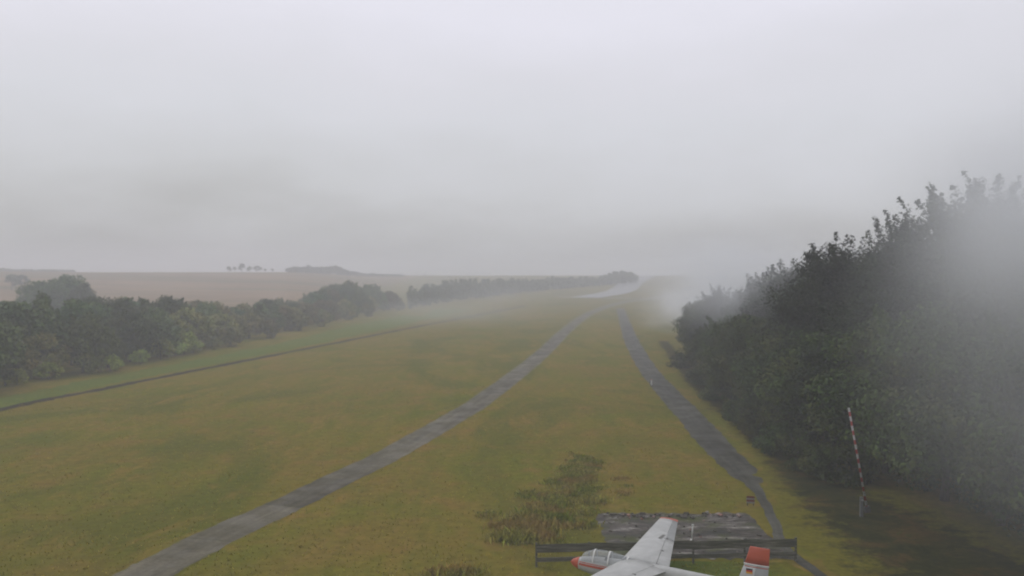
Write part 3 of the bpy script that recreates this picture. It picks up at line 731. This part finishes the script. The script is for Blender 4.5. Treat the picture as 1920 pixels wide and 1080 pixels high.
# raised boom gate
def band_mat():
    m = mat('red_white_bands', (.5, .5, .5), .5); g = NG(m); c = g.n('ShaderNodeTexCoord'); s = g.n('ShaderNodeSeparateXYZ'); g.l(c.outputs['Object'], s.inputs[0])
    f = g.math('GREATER_THAN', g.math('FRACT', g.math('MULTIPLY', s.outputs[2], 1.9)), .48)
    g.col(g.mix(f, (.26, .035, .025), (.36, .36, .34))); return m
gx, gy = 19.55, 50.0
gt = empty('boom_gate', (gx, gy, 0)); tag(gt, 'raised red and white banded boom gate at the forest edge', 'gate barrier')
MB().box((-.20, 0, .55), (.16, .16, 1.1)).build('post', mat('gate_grey', (.11, .115, .11), .7), gt)
bo = MB().tube([(0, 0, -.35), (0, 0, 5.2)], .055, 12).build('boom', band_mat(), gt, True); bo.location = (-.04, -.15, .95); bo.rotation_euler = (0, R(-10.5), 0)
MB().box((0, 0, -.5), (.30, .22, .34)).build('counterweight', mat('iron', (.07, .07, .07), .6), bo)
MB().tube([(-.2, -.24, .95), (-.2, .12, .95)], .05, 10).build('pivot', M_STEEL, gt, True)

# ------------------------------------------------------------------ haze
def haze_box(name, lo, hi, density, col=(.95, .96, 1.0), aniso=0.0):
    mb = MB(); c = [(a + b) / 2 for a, b in zip(lo, hi)]; s = [b - a for a, b in zip(lo, hi)]
    m = bpy.data.materials.new(name); m.use_nodes = True; t = m.node_tree; t.nodes.clear()
    oo = t.nodes.new('ShaderNodeOutputMaterial'); pv_ = t.nodes.new('ShaderNodeVolumePrincipled')
    pv_.inputs['Density'].default_value = density; pv_.inputs['Color'].default_value = (*col, 1); pv_.inputs['Anisotropy'].default_value = aniso
    t.links.new(pv_.outputs[0], oo.inputs['Volume'])
    o = mb.box(c, s).build(name, m); return o
hzb = haze_box('haze', (-5000, -1500, -2), (5000, 6000, 34), .0016)
tag(hzb, 'pale rain haze over the whole airfield', 'haze', kind='stuff')

# mist added over the right forest and track end, imitating smear from lens drops
def mist(name, c, r, dens, nscale, label, lift=0.0, seed=0.0):
    bm = bmesh.new(); bmesh.ops.create_icosphere(bm, subdivisions=3, radius=1.0)
    me = bpy.data.meshes.new(name); bm.to_mesh(me); bm.free(); o = bpy.data.objects.new(name, me); C.objects.link(o)
    o.location = c; o.scale = r
    m = bpy.data.materials.new(name); m.use_nodes = True; t = m.node_tree; t.nodes.clear()
    N = t.nodes.new; L = t.links.new
    oo = N('ShaderNodeOutputMaterial'); pv_ = N('ShaderNodeVolumePrincipled'); pv_.inputs['Color'].default_value = (.96, .98, 1, 1)
    tcn = N('ShaderNodeTexCoord'); ln = N('ShaderNodeVectorMath'); ln.operation = 'LENGTH'; L(tcn.outputs['Object'], ln.inputs[0])
    mr = N('ShaderNodeMapRange'); mr.interpolation_type = 'SMOOTHSTEP'; mr.inputs['From Min'].default_value = 1.0; mr.inputs['From Max'].default_value = .25; L(ln.outputs['Value'], mr.inputs['Value'])
    nz_ = N('ShaderNodeTexNoise'); nz_.inputs['Scale'].default_value = nscale; nz_.inputs['Detail'].default_value = 2
    mp_ = N('ShaderNodeMapping'); mp_.inputs['Location'].default_value = (seed, seed * .7, seed * 1.3); L(tcn.outputs['Object'], mp_.inputs[0]); L(mp_.outputs[0], nz_.inputs['Vector'])
    nr = N('ShaderNodeMapRange'); nr.inputs['From Min'].default_value = .36; nr.inputs['From Max'].default_value = .62; L(nz_.outputs['Fac'], nr.inputs['Value'])
    sp_ = N('ShaderNodeSeparateXYZ'); L(tcn.outputs['Object'], sp_.inputs[0])
    zr = N('ShaderNodeMapRange'); zr.inputs['From Min'].default_value = -1; zr.inputs['From Max'].default_value = .6; zr.inputs['To Min'].default_value = 1 - lift; L(sp_.outputs['Z'], zr.inputs['Value'])
    a = N('ShaderNodeMath'); a.operation = 'MULTIPLY'; L(mr.outputs[0], a.inputs[0]); L(nr.outputs[0], a.inputs[1])
    b = N('ShaderNodeMath'); b.operation = 'MULTIPLY'; L(a.outputs[0], b.inputs[0]); L(zr.outputs[0], b.inputs[1])
    d = N('ShaderNodeMath'); d.operation = 'MULTIPLY'; L(b.outputs[0], d.inputs[0]); d.inputs[1].default_value = dens; L(d.outputs[0], pv_.inputs['Density'])
    L(pv_.outputs[0], oo.inputs['Volume']); me.materials.append(m); tag(o, label, 'mist', kind='stuff'); return o
mist('mist', (27, 34, 12), (15.5, 14, 14.5), .135, 1.3, 'low mist added in the near forest crowns, imitating lens-drop smear', .75, 2.0)
mist('mist', (25.5, 36, 16), (12.5, 10, 8), .24, 1.1, 'pale mist added over the tallest trees at the right edge, imitating lens-drop smear', .3, 4.0)
mist('mist', (30, 112, 13), (17, 28, 9), .065, 1.2, 'mist wisp added on the crowns halfway along the right forest', .3, 9.0)
mist('mist', (45, 215, 6), (19, 52, 13), .06, 1.0, 'thin mist added over the far end of the track', .3, 7.0)
mist('mist', (-22, 270, 4), (46, 90, 10), .0055, 1.1, 'thin ground mist over the far grass left of the taxiway', .2, 12.0)

def rubble():
    rng = np.random.default_rng(71); mb = MB()
    for i in range(150):
        far = rng.random() < .55
        x = rng.uniform(5, 12.8); y = rng.normal(50.1, .25) if far else rng.uniform(43.2, 50); r = rng.uniform(.03, .11) * (1.3 if far else .8)
        mb.box((x, y, .02 + r * .35), (r * rng.uniform(1, 3), r * rng.uniform(.8, 1.6), r * .8), Matrix.Rotation(rng.uniform(0, 3.1), 3, 'Z') @ Matrix.Rotation(rng.uniform(-.3, .3), 3, 'X'))
    m = mat('rubble', (.2, .18, .16), .9, .1); g = NG(m); geo = g.n('ShaderNodeNewGeometry')
    g.col(g.ramp(geo.outputs['Random Per Island'], [(0, (.05, .045, .035)), (.6, (.13, .12, .10)), (.85, (.28, .26, .24)), (1, (.24, .11, .08))]))
    return mb.build('rubble', m)
tag(rubble(), 'broken bits of concrete and brick scattered on the dark pad', 'rubble', kind='stuff')
